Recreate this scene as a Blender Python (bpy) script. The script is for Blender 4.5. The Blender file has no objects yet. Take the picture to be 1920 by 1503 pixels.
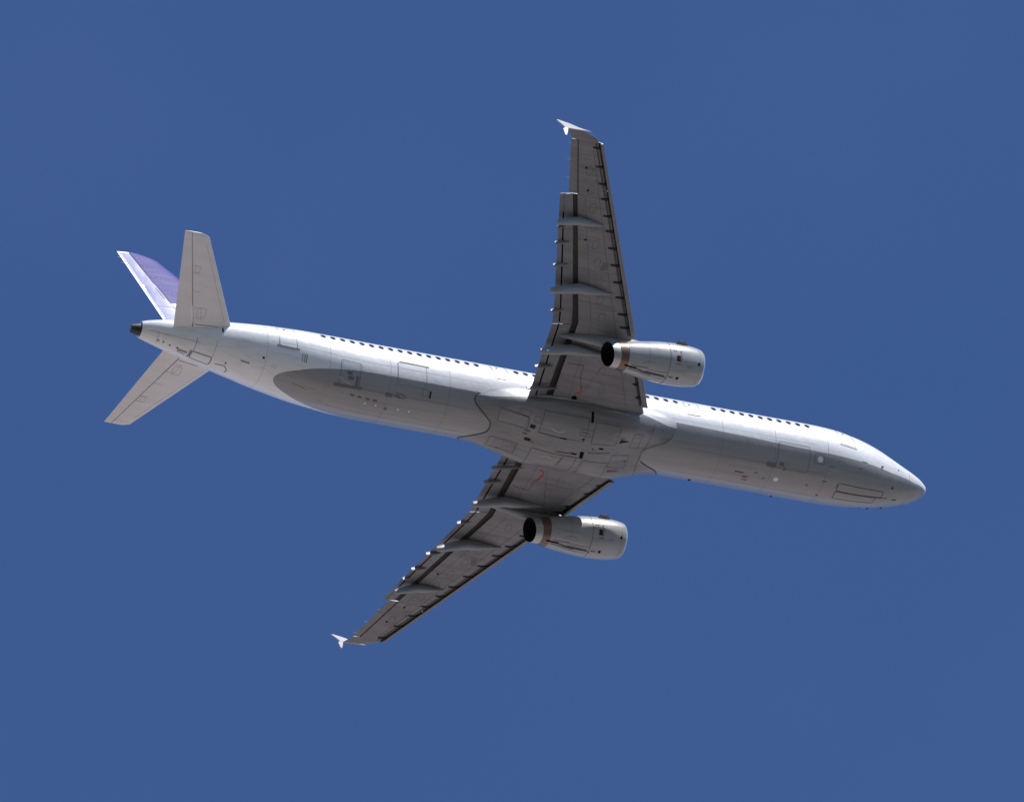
import bpy, bmesh, math, random
from mathutils import Matrix, Vector

# ------------------------------------------------------------------ camera, sky, sun, exposure
S = bpy.context.scene
COL = S.collection
W_PX, H_PX = 1920.0, 1503.0
# pose of the airliner against the lens (solved from the airframe's known dimensions)
YAW, ROLL, TILT = 0.369596, -0.181466, 0.583782
SCALE, CX, CY, DIST = 36.2784, 1005.475, 774.922, 800.0
PITCH = math.radians(12.05)                      # climbing attitude of the airliner

def m3(rows): return Matrix(rows)
def rot_x(a): c, s = math.cos(a), math.sin(a); return m3(((1,0,0),(0,c,-s),(0,s,c)))
def rot_y(a): c, s = math.cos(a), math.sin(a); return m3(((c,0,s),(0,1,0),(-s,0,c)))
def rot_z(a): c, s = math.cos(a), math.sin(a); return m3(((c,-s,0),(s,c,0),(0,0,1)))
# aircraft axes (forward, left, up) -> lens axes (right, up, towards the viewer)
LENS = rot_z(ROLL) @ rot_y(YAW) @ rot_x(TILT) @ m3(((1,0,0),(0,-1,0),(0,0,-1)))
ox, oy = (CX - W_PX/2)/SCALE, -(CY - H_PX/2)/SCALE
cam_local = LENS.transposed() @ Vector((-ox, -oy, DIST))
ATT = rot_y(-PITCH)                              # aircraft axes -> world
CAM_POS = Vector((0, 0, 1.7))
PLANE_POS = CAM_POS - ATT @ cam_local
cam = bpy.data.cameras.new("camera")
cam.sensor_width = 36.0
cam.lens = SCALE*DIST/W_PX*36.0
cam.clip_start, cam.clip_end = 0.5, 100000.0
cam_ob = bpy.data.objects.new("camera", cam)
COL.objects.link(cam_ob)
cam_ob.matrix_world = Matrix.Translation(CAM_POS) @ (ATT @ LENS.transposed()).to_4x4()
S.camera = cam_ob

SUN_LOCAL = Vector((0.31, -0.635, 0.715)).normalized()
SUN = (ATT @ SUN_LOCAL).normalized()
sun = bpy.data.lights.new("sun", 'SUN')
sun.energy, sun.angle, sun.color = 5.0, math.radians(0.5), (1.0, 0.965, 0.91)
sun_ob = bpy.data.objects.new("sun", sun)
COL.objects.link(sun_ob)
sun_ob.rotation_euler = (-SUN).to_track_quat('-Z', 'Y').to_euler()

world = bpy.data.worlds.new("World")
S.world = world
world.use_nodes = True
nt = world.node_tree
sky = nt.nodes.new('ShaderNodeTexSky')
sky.sky_type = 'NISHITA'
sky.sun_disc = False
sky.sun_elevation = math.asin(SUN.z)
sky.sun_rotation = math.atan2(SUN.x, SUN.y)
sky.altitude, sky.air_density, sky.dust_density, sky.ozone_density = 0, 1.0, 0.0, 10.0
tint = nt.nodes.new('ShaderNodeMix'); tint.data_type = 'RGBA'; tint.blend_type = 'MULTIPLY'
tint.inputs[0].default_value = 1.0; tint.inputs[7].default_value = (1.0, 0.945, 1.10, 1)   # a shade more violet
wtc = nt.nodes.new('ShaderNodeTexCoord'); veil = nt.nodes.new('ShaderNodeTexNoise')      # a faint uneven veil of high haze
veil.inputs['Scale'].default_value = 22.0; veil.inputs['Detail'].default_value = 3.0
nt.links.new(wtc.outputs['Generated'], veil.inputs[0])
vr = nt.nodes.new('ShaderNodeValToRGB'); vr.color_ramp.elements[0].position = 0.3; vr.color_ramp.elements[1].position = 0.7
vr.color_ramp.elements[0].color = (0.86, 0.91, 0.99, 1); vr.color_ramp.elements[1].color = (1.04, 0.97, 1.09, 1)
nt.links.new(veil.outputs[0], vr.inputs[0]); nt.links.new(vr.outputs[0], tint.inputs[7])
nt.links.new(sky.outputs[0], tint.inputs[6]); nt.links.new(tint.outputs[2], nt.nodes['Background'].inputs[0])
nt.nodes['Background'].inputs[1].default_value = 0.12
S.view_settings.view_transform = 'Standard'
S.view_settings.look = 'None'
S.view_settings.exposure = 0.0
S.view_settings.gamma = 1.0

# ------------------------------------------------------------------ materials
def mat(name, col, rough=0.4, metal=0.0, coat=0.0, dirt=0.0, dirt_col=None, streak=(0.35, 3.0, 3.0), spec=0.5, line=None, wavy=0.0, soot=0.0):
    """painted skin: a base colour broken by streaks of grime that run along the airflow"""
    m = bpy.data.materials.new(name); m.use_nodes = True
    n, l = m.node_tree.nodes, m.node_tree.links
    b = n['Principled BSDF']
    b.inputs['Roughness'].default_value = rough
    b.inputs['Metallic'].default_value = metal
    b.inputs['Coat Weight'].default_value = coat
    b.inputs['Coat Roughness'].default_value = 0.12
    b.inputs['Specular IOR Level'].default_value = spec
    b.inputs['Base Color'].default_value = (*col, 1)
    src = None
    tc = n.new('ShaderNodeTexCoord')
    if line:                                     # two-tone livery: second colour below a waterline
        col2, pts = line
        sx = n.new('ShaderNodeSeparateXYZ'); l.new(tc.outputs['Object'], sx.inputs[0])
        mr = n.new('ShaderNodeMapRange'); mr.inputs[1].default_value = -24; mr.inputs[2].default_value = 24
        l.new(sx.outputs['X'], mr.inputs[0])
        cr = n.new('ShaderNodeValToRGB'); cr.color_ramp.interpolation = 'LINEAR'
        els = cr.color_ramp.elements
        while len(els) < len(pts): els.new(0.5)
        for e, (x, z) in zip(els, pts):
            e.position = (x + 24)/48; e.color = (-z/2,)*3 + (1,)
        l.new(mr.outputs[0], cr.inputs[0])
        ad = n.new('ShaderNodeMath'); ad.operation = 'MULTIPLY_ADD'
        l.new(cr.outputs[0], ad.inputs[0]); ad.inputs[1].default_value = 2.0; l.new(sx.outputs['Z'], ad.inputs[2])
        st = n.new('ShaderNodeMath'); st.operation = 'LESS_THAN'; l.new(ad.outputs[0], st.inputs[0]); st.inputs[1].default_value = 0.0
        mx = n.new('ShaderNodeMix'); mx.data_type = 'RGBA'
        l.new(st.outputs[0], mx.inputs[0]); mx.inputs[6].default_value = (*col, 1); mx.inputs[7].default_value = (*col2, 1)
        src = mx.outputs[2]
    if dirt > 0:
        mp = n.new('ShaderNodeMapping'); l.new(tc.outputs['Object'], mp.inputs[0]); mp.inputs['Scale'].default_value = streak
        n1 = n.new('ShaderNodeTexNoise'); n1.inputs['Scale'].default_value = 1.0; n1.inputs['Detail'].default_value = 6; n1.inputs['Roughness'].default_value = 0.62
        l.new(mp.outputs[0], n1.inputs[0])
        r1 = n.new('ShaderNodeMapRange'); r1.inputs[1].default_value = 0.38; r1.inputs[2].default_value = 0.72
        r1.inputs[3].default_value = 0.0; r1.inputs[4].default_value = dirt
        l.new(n1.outputs[0], r1.inputs[0])
        md = n.new('ShaderNodeMix'); md.data_type = 'RGBA'
        l.new(r1.outputs[0], md.inputs[0])
        if src: l.new(src, md.inputs[6])
        else: md.inputs[6].default_value = (*col, 1)
        dc = dirt_col or tuple(c*0.45 for c in col)
        md.inputs[7].default_value = (*dc, 1)
        src = md.outputs[2]
        rr = n.new('ShaderNodeMapRange'); rr.inputs[3].default_value = rough*0.85; rr.inputs[4].default_value = min(1, rough*1.3)
        l.new(n1.outputs[0], rr.inputs[0]); l.new(rr.outputs[0], b.inputs['Roughness'])
    if soot > 0:                                 # narrow dark runs trailing aft
        ms = n.new('ShaderNodeMapping'); l.new(tc.outputs['Object'], ms.inputs[0]); ms.inputs['Scale'].default_value = (0.22, 5.0, 5.0)
        ns = n.new('ShaderNodeTexNoise'); ns.inputs['Scale'].default_value = 1.0; ns.inputs['Detail'].default_value = 4
        l.new(ms.outputs[0], ns.inputs[0])
        rs = n.new('ShaderNodeMapRange'); rs.inputs[1].default_value = 0.52; rs.inputs[2].default_value = 0.74; rs.inputs[4].default_value = soot
        l.new(ns.outputs[0], rs.inputs[0])
        mo = n.new('ShaderNodeMix'); mo.data_type = 'RGBA'; mo.blend_type = 'MULTIPLY'
        l.new(rs.outputs[0], mo.inputs[0])
        if src: l.new(src, mo.inputs[6])
        else: mo.inputs[6].default_value = (*col, 1)
        mo.inputs[7].default_value = (0.45, 0.43, 0.41, 1)
        src = mo.outputs[2]
    if wavy > 0:                                 # skin that ripples between its frames
        mw = n.new('ShaderNodeMapping'); l.new(tc.outputs['Object'], mw.inputs[0]); mw.inputs['Scale'].default_value = (1.9, 1.3, 1.3)
        nw = n.new('ShaderNodeTexNoise'); nw.inputs['Scale'].default_value = 1.0; nw.inputs['Detail'].default_value = 2
        l.new(mw.outputs[0], nw.inputs[0])
        bu = n.new('ShaderNodeBump'); bu.inputs['Strength'].default_value = 1.0; bu.inputs['Distance'].default_value = wavy
        l.new(nw.outputs[0], bu.inputs['Height']); l.new(bu.outputs[0], b.inputs['Normal'])
    if src: l.new(src, b.inputs['Base Color'])
    return m

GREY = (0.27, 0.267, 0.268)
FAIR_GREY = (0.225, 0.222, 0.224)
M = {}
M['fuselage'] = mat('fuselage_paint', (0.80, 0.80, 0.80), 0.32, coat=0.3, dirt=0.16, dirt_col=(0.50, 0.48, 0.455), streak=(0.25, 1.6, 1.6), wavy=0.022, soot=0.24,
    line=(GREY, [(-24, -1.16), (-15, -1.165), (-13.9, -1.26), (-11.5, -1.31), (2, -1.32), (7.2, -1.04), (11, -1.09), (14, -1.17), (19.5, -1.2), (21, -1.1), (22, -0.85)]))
M['fairing'] = mat('fairing_paint', (0.80, 0.80, 0.80), 0.36, coat=0.2, dirt=0.4, dirt_col=(0.15, 0.14, 0.135), streak=(0.5, 2.2, 2.2), wavy=0.025, soot=0.45,
    line=(FAIR_GREY, [(-24, -1.45), (0, -1.45), (4, -1.35), (24, -1.3)]))
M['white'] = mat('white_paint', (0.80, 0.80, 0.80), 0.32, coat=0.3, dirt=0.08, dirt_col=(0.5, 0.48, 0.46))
M['tail'] = mat('tailplane_paint', (0.80, 0.775, 0.765), 0.4, dirt=0.18, dirt_col=(0.46, 0.43, 0.41), streak=(0.6, 2.5, 2.5))
M['wing'] = mat('wing_grey', (0.225, 0.216, 0.222), 0.42, dirt=0.6, dirt_col=(0.13, 0.122, 0.122), streak=(0.45, 2.4, 2.4), wavy=0.03, soot=0.4)
M['flap'] = mat('flap_grey', (0.215, 0.208, 0.213), 0.45, dirt=0.6, dirt_col=(0.12, 0.113, 0.112), streak=(0.9, 3.0, 3.0))
M['slat'] = mat('slat_grey', (0.21, 0.205, 0.21), 0.38, dirt=0.3)
M['canoe'] = mat('fairing_grey', (0.27, 0.275, 0.285), 0.4, dirt=0.35, dirt_col=(0.15, 0.145, 0.142), streak=(0.8, 4, 4))
M['nacelle'] = mat('nacelle_paint', (0.36, 0.368, 0.375), 0.36, coat=0.2, dirt=0.45, dirt_col=(0.25, 0.24, 0.235), streak=(0.6, 3.2, 3.2), wavy=0.015, soot=0.5)
M['titanium'] = mat('heat_stained_titanium', (0.20, 0.135, 0.11), 0.34, metal=0.7, dirt=0.5, dirt_col=(0.22, 0.12, 0.085), streak=(1.5, 1.5, 1.5))
M['nozzle'] = mat('bare_nozzle_metal', (0.50, 0.48, 0.46), 0.4, metal=0.55, dirt=0.4)
M['lip'] = mat('polished_lip', (0.75, 0.76, 0.77), 0.25, metal=0.6)
M['black'] = mat('plain_black', (0.008, 0.008, 0.009), 0.9, spec=0.1)
M['dark'] = mat('dark_cavity', (0.030, 0.028, 0.027), 0.85, spec=0.2)
M['cove'] = mat('shaded_primer_cove', (0.036, 0.030, 0.026), 0.7, dirt=0.6, dirt_col=(0.02, 0.02, 0.02))  # primer darkened to carry the shade of coves and slat backs
M['line'] = mat('panel_gap', (0.085, 0.085, 0.088), 0.8, spec=0.2)
M['wingline'] = mat('wing_panel_gap', (0.085, 0.081, 0.082), 0.7, spec=0.2)
M['stud'] = mat('fin_fastener', (0.12, 0.105, 0.36), 0.5, spec=0.2)
M['tailline'] = mat('tail_panel_gap', (0.42, 0.41, 0.41), 0.6, spec=0.2)
M['tip'] = mat('tip_fence_paint', (0.50, 0.50, 0.51), 0.6, spec=0.2)
M['skin'] = mat('skin_seam_grey', (0.15, 0.15, 0.155), 0.7, spec=0.2)
M['faint'] = mat('faint_panel_gap', (0.27, 0.27, 0.275), 0.7, spec=0.2)
M['seal'] = mat('black_seal', (0.015, 0.015, 0.018), 0.6)
M['sill'] = mat('bare_sill', (0.28, 0.28, 0.29), 0.5, metal=0.3)
M['glass'] = mat('window_glass', (0.012, 0.013, 0.016), 0.12, spec=0.6)
M['red'] = mat('red_marking', (0.42, 0.025, 0.03), 0.5)
M['dullred'] = mat('faded_red_marking', (0.20, 0.06, 0.06), 0.6)
M['pale'] = mat('pale_plate', (0.72, 0.70, 0.69), 0.4)
M['midgrey'] = mat('placard_grey', (0.13, 0.13, 0.14), 0.6)
M['lightgrey'] = mat('worn_light_patch', (0.42, 0.42, 0.43), 0.5)
M['purple'] = mat('purple_paint', (0.075, 0.065, 0.27), 0.5, spec=0.12, dirt=0.2, dirt_col=(0.12, 0.10, 0.40))
M['lavender'] = mat('lavender_paint', (0.20, 0.22, 0.43), 0.16, spec=0.2, dirt=0.3, dirt_col=(0.36, 0.38, 0.62), streak=(2, 2, 1))
M['apu'] = mat('burnt_steel', (0.07, 0.065, 0.065), 0.4, metal=0.7, dirt=0.6, dirt_col=(0.03, 0.03, 0.03), streak=(3, 3, 3))

def ground_material():  # unseen ground; pale and dark sides laid out to steer bounce light
    """dry pale plain to the north, dark scrub to the south of a wandering edge"""
    m = bpy.data.materials.new('dry_plain'); m.use_nodes = True
    n, l = m.node_tree.nodes, m.node_tree.links
    b = n['Principled BSDF']; b.inputs['Roughness'].default_value = 0.95; b.inputs['Specular IOR Level'].default_value = 0.1
    tc = n.new('ShaderNodeTexCoord')
    a = n.new('ShaderNodeTexNoise'); a.inputs['Scale'].default_value = 0.004; a.inputs['Detail'].default_value = 10
    l.new(tc.outputs['Object'], a.inputs[0])
    c = n.new('ShaderNodeValToRGB')
    c.color_ramp.elements[0].position = 0.35; c.color_ramp.elements[0].color = (0.37, 0.315, 0.288, 1)
    c.color_ramp.elements[1].position = 0.68; c.color_ramp.elements[1].color = (0.50, 0.44, 0.405, 1)
    l.new(a.outputs[0], c.inputs[0])
    d = n.new('ShaderNodeValToRGB')
    d.color_ramp.elements[0].position = 0.35; d.color_ramp.elements[0].color = (0.055, 0.062, 0.055, 1)
    d.color_ramp.elements[1].position = 0.68; d.color_ramp.elements[1].color = (0.11, 0.112, 0.098, 1)
    l.new(a.outputs[0], d.inputs[0])
    sp = n.new('ShaderNodeSeparateXYZ'); l.new(tc.outputs['Object'], sp.inputs[0])
    w = n.new('ShaderNodeMath'); w.operation = 'MULTIPLY_ADD'; l.new(a.outputs[0], w.inputs[0]); w.inputs[1].default_value = 900.0; l.new(sp.outputs['Y'], w.inputs[2])
    r = n.new('ShaderNodeMapRange'); l.new(w.outputs[0], r.inputs[0])
    r.inputs[1].default_value = PLANE_POS.y + 450 + EDGE - 60; r.inputs[2].default_value = PLANE_POS.y + 450 + EDGE + 60
    x = n.new('ShaderNodeMix'); x.data_type = 'RGBA'
    l.new(r.outputs[0], x.inputs[0]); l.new(d.outputs[0], x.inputs[6]); l.new(c.outputs[0], x.inputs[7])
    l.new(x.outputs[2], b.inputs['Base Color'])
    return m
EDGE = -40.0

# ------------------------------------------------------------------ helpers
# Airframe frame used below: X = metres aft of the nose tip, Y = starboard, Z = up.  Local axes: forward, left, up.
def loc(p): return (22.0 - p[0], -p[1], p[2])
ROOT = bpy.data.objects.new("airliner", None)
COL.objects.link(ROOT)
ROOT.matrix_world = Matrix.Translation(PLANE_POS) @ ATT.to_4x4()
ROOT['label'] = "white twin engine jet airliner with grey belly and purple fin climbing in blue sky"
ROOT['category'] = "airplane"

def obj(name, verts, faces, mats, parent=ROOT, fmat=None, smooth=True, angle=32):
    me = bpy.data.meshes.new(name)
    me.from_pydata([loc(v) for v in verts], [], faces)
    if not isinstance(mats, (list, tuple)): mats = [mats]
    for k in mats: me.materials.append(M[k] if isinstance(k, str) else k)
    if fmat: me.polygons.foreach_set('material_index', fmat)
    bm = bmesh.new(); bm.from_mesh(me)
    bmesh.ops.remove_doubles(bm, verts=bm.verts, dist=1e-5)
    bmesh.ops.recalc_face_normals(bm, faces=bm.faces)
    bm.to_mesh(me); bm.free()
    me.polygons.foreach_set('use_smooth', [smooth]*len(me.polygons))
    if smooth: me.set_sharp_from_angle(angle=math.radians(angle))
    o = bpy.data.objects.new(name, me)
    COL.objects.link(o)
    o.parent = parent
    return o

def pchip(xs, ys):
    n = len(xs); h = [xs[i+1]-xs[i] for i in range(n-1)]; d = [(ys[i+1]-ys[i])/h[i] for i in range(n-1)]
    m = [0.0]*n; m[0] = d[0]; m[-1] = d[-1]
    for i in range(1, n-1):
        if d[i-1]*d[i] > 0:
            a, b = 2*h[i]+h[i-1], h[i]+2*h[i-1]
            m[i] = (a+b)/(a/d[i-1]+b/d[i])
    def f(x):
        x = min(max(x, xs[0]), xs[-1]); i = 0
        while i < n-2 and xs[i+1] <= x: i += 1
        t = (x-xs[i])/h[i]
        return (1+2*t)*(1-t)**2*ys[i] + t*(1-t)**2*h[i]*m[i] + t*t*(3-2*t)*ys[i+1] + t*t*(t-1)*h[i]*m[i+1]
    return f
def lerp(a, b, t): return a + (b-a)*t
def smooth(t): t = min(max(t, 0.0), 1.0); return t*t*(3-2*t)
def rad(a): return math.radians(a)

def loft(rings, cap=True, closed=True):
    """skin over rings of equal length"""
    v, f = [], []; k = len(rings[0])
    for r in rings: v += list(r)
    for i in range(len(rings)-1):
        for j in range(k if closed else k-1):
            a, b = i*k+j, i*k+(j+1) % k
            f.append((a, b, b+k, a+k))
    if cap and closed:
        f.append(tuple(range(k))); f.append(tuple(range((len(rings)-1)*k, len(rings)*k)))
    return v, f

def surf_pn(surf, a, b, out):
    e = 1e-3
    p = Vector(surf(a, b)); n = (Vector(surf(a+e, b))-p).cross(Vector(surf(a, b+e))-p)
    if n.length < 1e-12: return p, Vector(out(p)).normalized()
    n.normalize()
    if n.dot(Vector(out(p))) < 0: n.negate()
    return p, n

def resample(surf, pts, step, closed):
    res = []; P = list(pts) + ([pts[0]] if closed else [])
    for (a0, b0), (a1, b1) in zip(P[:-1], P[1:]):
        d = (Vector(surf(a0, b0))-Vector(surf(a1, b1))).length
        k = max(1, int(d/step))
        for i in range(k): res.append((lerp(a0, a1, i/k), lerp(b0, b1, i/k)))
    if not closed: res.append(P[-1])
    return res

def ribbon(surf, out, pts, w, off=0.006, closed=False, step=0.15, widths=None):
    """a thin raised strip that follows a surface along a line"""
    q = resample(surf, pts, step, closed)
    PN = [surf_pn(surf, a, b, out) for a, b in q]; n = len(q); v, f = [], []
    for i in range(n):
        if closed: t = PN[(i+1) % n][0]-PN[i-1][0]
        else: t = PN[min(i+1, n-1)][0]-PN[max(i-1, 0)][0]
        t.normalize(); p, nn = PN[i]; s = t.cross(nn).normalized()
        ww = w if not widths else lerp(widths[0], widths[1], i/(n-1))
        v += [tuple(p+nn*off+s*ww/2), tuple(p+nn*off-s*ww/2)]
    for i in range(n if closed else n-1):
        a, b = 2*i, 2*((i+1) % n)
        f.append((a, a+1, b+1, b))
    return v, f

def rrect(a0, a1, b0, b1, ra, rb, k=4):
    pts = []
    for ca, cb, s in ((a1-ra, b1-rb, 0), (a0+ra, b1-rb, 90), (a0+ra, b0+rb, 180), (a1-ra, b0+rb, 270)):
        for i in range(k+1):
            t = rad(s+90*i/k); pts.append((ca+ra*math.cos(t), cb+rb*math.sin(t)))
    return pts

def grid_patch(surf, out, corners, off=0.006, n=4):
    """four-cornered patch laid on a surface (corners in surface coordinates)"""
    (a0, b0), (a1, b1), (a2, b2), (a3, b3) = corners; v, f = [], []
    for i in range(n+1):
        for j in range(n+1):
            s, t = i/n, j/n
            a = lerp(lerp(a0, a1, s), lerp(a3, a2, s), t); b = lerp(lerp(b0, b1, s), lerp(b3, b2, s), t)
            p, nn = surf_pn(surf, a, b, out); v.append(tuple(p+nn*off))
    for i in range(n):
        for j in range(n):
            k = i*(n+1)+j; f.append((k, k+1, k+n+2, k+n+1))
    return v, f

def disc_patch(surf, out, a, b, ra, rb, off=0.006, k=14):
    v = []; c, nn = surf_pn(surf, a, b, out); v.append(tuple(c+nn*off))
    for i in range(k):
        t = 2*math.pi*i/k; p, nn = surf_pn(surf, a+ra*math.cos(t), b+rb*math.sin(t), out); v.append(tuple(p+nn*off))
    return v, [(0, 1+i, 1+(i+1) % k) for i in range(k)]

def join(*vf):
    V, F, K = [], [], []
    for mi, (v, f) in enumerate(vf):
        o = len(V); V += v; F += [tuple(i+o for i in x) for x in f]; K += [mi]*len(f)
    return V, F, K

def blade(p, n, t, length, height, thick, rake=0.3):
    """small fin-shaped antenna or mast standing off a surface"""
    p, n, t = Vector(p), Vector(n).normalized(), Vector(t).normalized(); s = n.cross(t).normalized()
    v = []
    for z, l0, l1, w in ((-0.02, 0, length, thick), (height, rake*length, length*0.9, thick*0.5)):
        for x, y in ((l0, 0), (lerp(l0, l1, 0.4), w/2), (l1, 0), (lerp(l0, l1, 0.4), -w/2)):
            v.append(tuple(p+t*x+s*y+n*z))
    return v, [(0, 1, 5, 4), (1, 2, 6, 5), (2, 3, 7, 6), (3, 0, 4, 7), (4, 5, 6, 7), (3, 2, 1, 0)]

# ------------------------------------------------------------------ ground
def build_ground():
    v, f = [(0, 0, 0)], []
    rr = [200, 1000, 4000, 12000, 30000]; k = 48
    me = bpy.data.meshes.new("ground")
    for r in rr:
        for i in range(k):
            t = 2*math.pi*i/k; v.append((r*math.cos(t), r*math.sin(t), 0.0))
    for i in range(k): f.append((0, 1+i, 1+(i+1) % k))
    for j in range(len(rr)-1):
        for i in range(k):
            a, b = 1+j*k+i, 1+j*k+(i+1) % k; f.append((a, a+k, b+k, b))
    me.from_pydata(v, [], f)
    me.materials.append(ground_material())
    o = bpy.data.objects.new("ground", me); COL.objects.link(o); o['kind'] = 'structure'
build_ground()

# ------------------------------------------------------------------ fuselage
FT = [(0,-.62,-.62,0),(.06,-.46,-.80,.21),(.25,-.30,-1.00,.41),(.6,-.11,-1.24,.66),(1,.11,-1.43,.85),(1.6,.44,-1.64,1.07),(2.2,.86,-1.81,1.26),
      (2.9,1.32,-1.97,1.46),(3.6,1.64,-2.06,1.63),(4.5,1.89,-2.11,1.79),(5.5,2.03,-2.10,1.915),(6.5,2.065,-2.08,1.965),(7.5,2.07,-2.07,1.975),
      (31.5,2.07,-2.07,1.975),(33,2.07,-1.97,1.97),(35,2.06,-1.63,1.92),(37,2.04,-1.16,1.76),(39,1.99,-.64,1.47),(41,1.85,-.12,1.13),(42.5,1.69,.26,.83),(43.6,1.47,.60,.57),(44.4,1.25,.80,.30)]
f_top = pchip([t[0] for t in FT], [t[1] for t in FT])
f_bot = pchip([t[0] for t in FT], [t[2] for t in FT])
f_wid = pchip([t[0] for t in FT], [t[3] for t in FT])
def fus(X, phi):                                  # phi: 0 keel, +90 deg starboard
    zt, zb, w = f_top(X), f_bot(X), f_wid(X)
    return (X, w*math.sin(phi), (zt+zb)/2-(zt-zb)/2*math.cos(phi))
def fus_out(p): return (0, p[1], p[2]-(f_top(p[0])+f_bot(p[0]))/2)
def fusd(X, deg): return fus(X, rad(deg))         # same, degrees

def build_fuselage():
    xs = [0.0, 0.015, 0.03, .06, .1, .16, .25, .35, .45, .6, .8] + [1+.25*i for i in range(27)] + [8+i for i in range(24)] + [32+.4*i for i in range(30)] + [43.93]
    k = 96
    rings = [[fus(X, 2*math.pi*j/k) for j in range(k)] for X in xs]
    v, f = loft(rings)
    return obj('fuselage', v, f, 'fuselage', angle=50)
FUS = build_fuselage()

def fline(name, pts, w, m, **kw): return obj(name, *ribbon(fusd, fus_out, pts, w, **kw), m, FUS)
def fpatch(name, X0, X1, p0, p1, m, off=0.006): return obj(name, *grid_patch(fusd, fus_out, [(X0, p0), (X1, p0), (X1, p1), (X0, p1)], off), m, FUS)
def fdisc(name, X, p, r, m, off=0.008, rx=None): return obj(name, *disc_patch(fusd, fus_out, X, p, rx or r, math.degrees(r/max(.4, f_wid(X))), off), m, FUS)

def fdoor(name, X0, X1, p0, p1, m='faint', w=0.045, rx=.12, rp=4, label=None, extra=()):
    panel = grid_patch(fusd, fus_out, [(X0+.03, p0+1), (X1-.03, p0+1), (X1-.03, p1-1), (X0+.03, p1-1)], 0.004, 8)
    edge = ribbon(fusd, fus_out, rrect(X0, X1, p0, p1, rx, rp), w, 0.008, closed=True)
    V, F, K = join(panel, edge)
    o = obj(name, V, F, ['fuselage', m], FUS, fmat=K)
    if label: o['label'] = label
    return o

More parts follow.
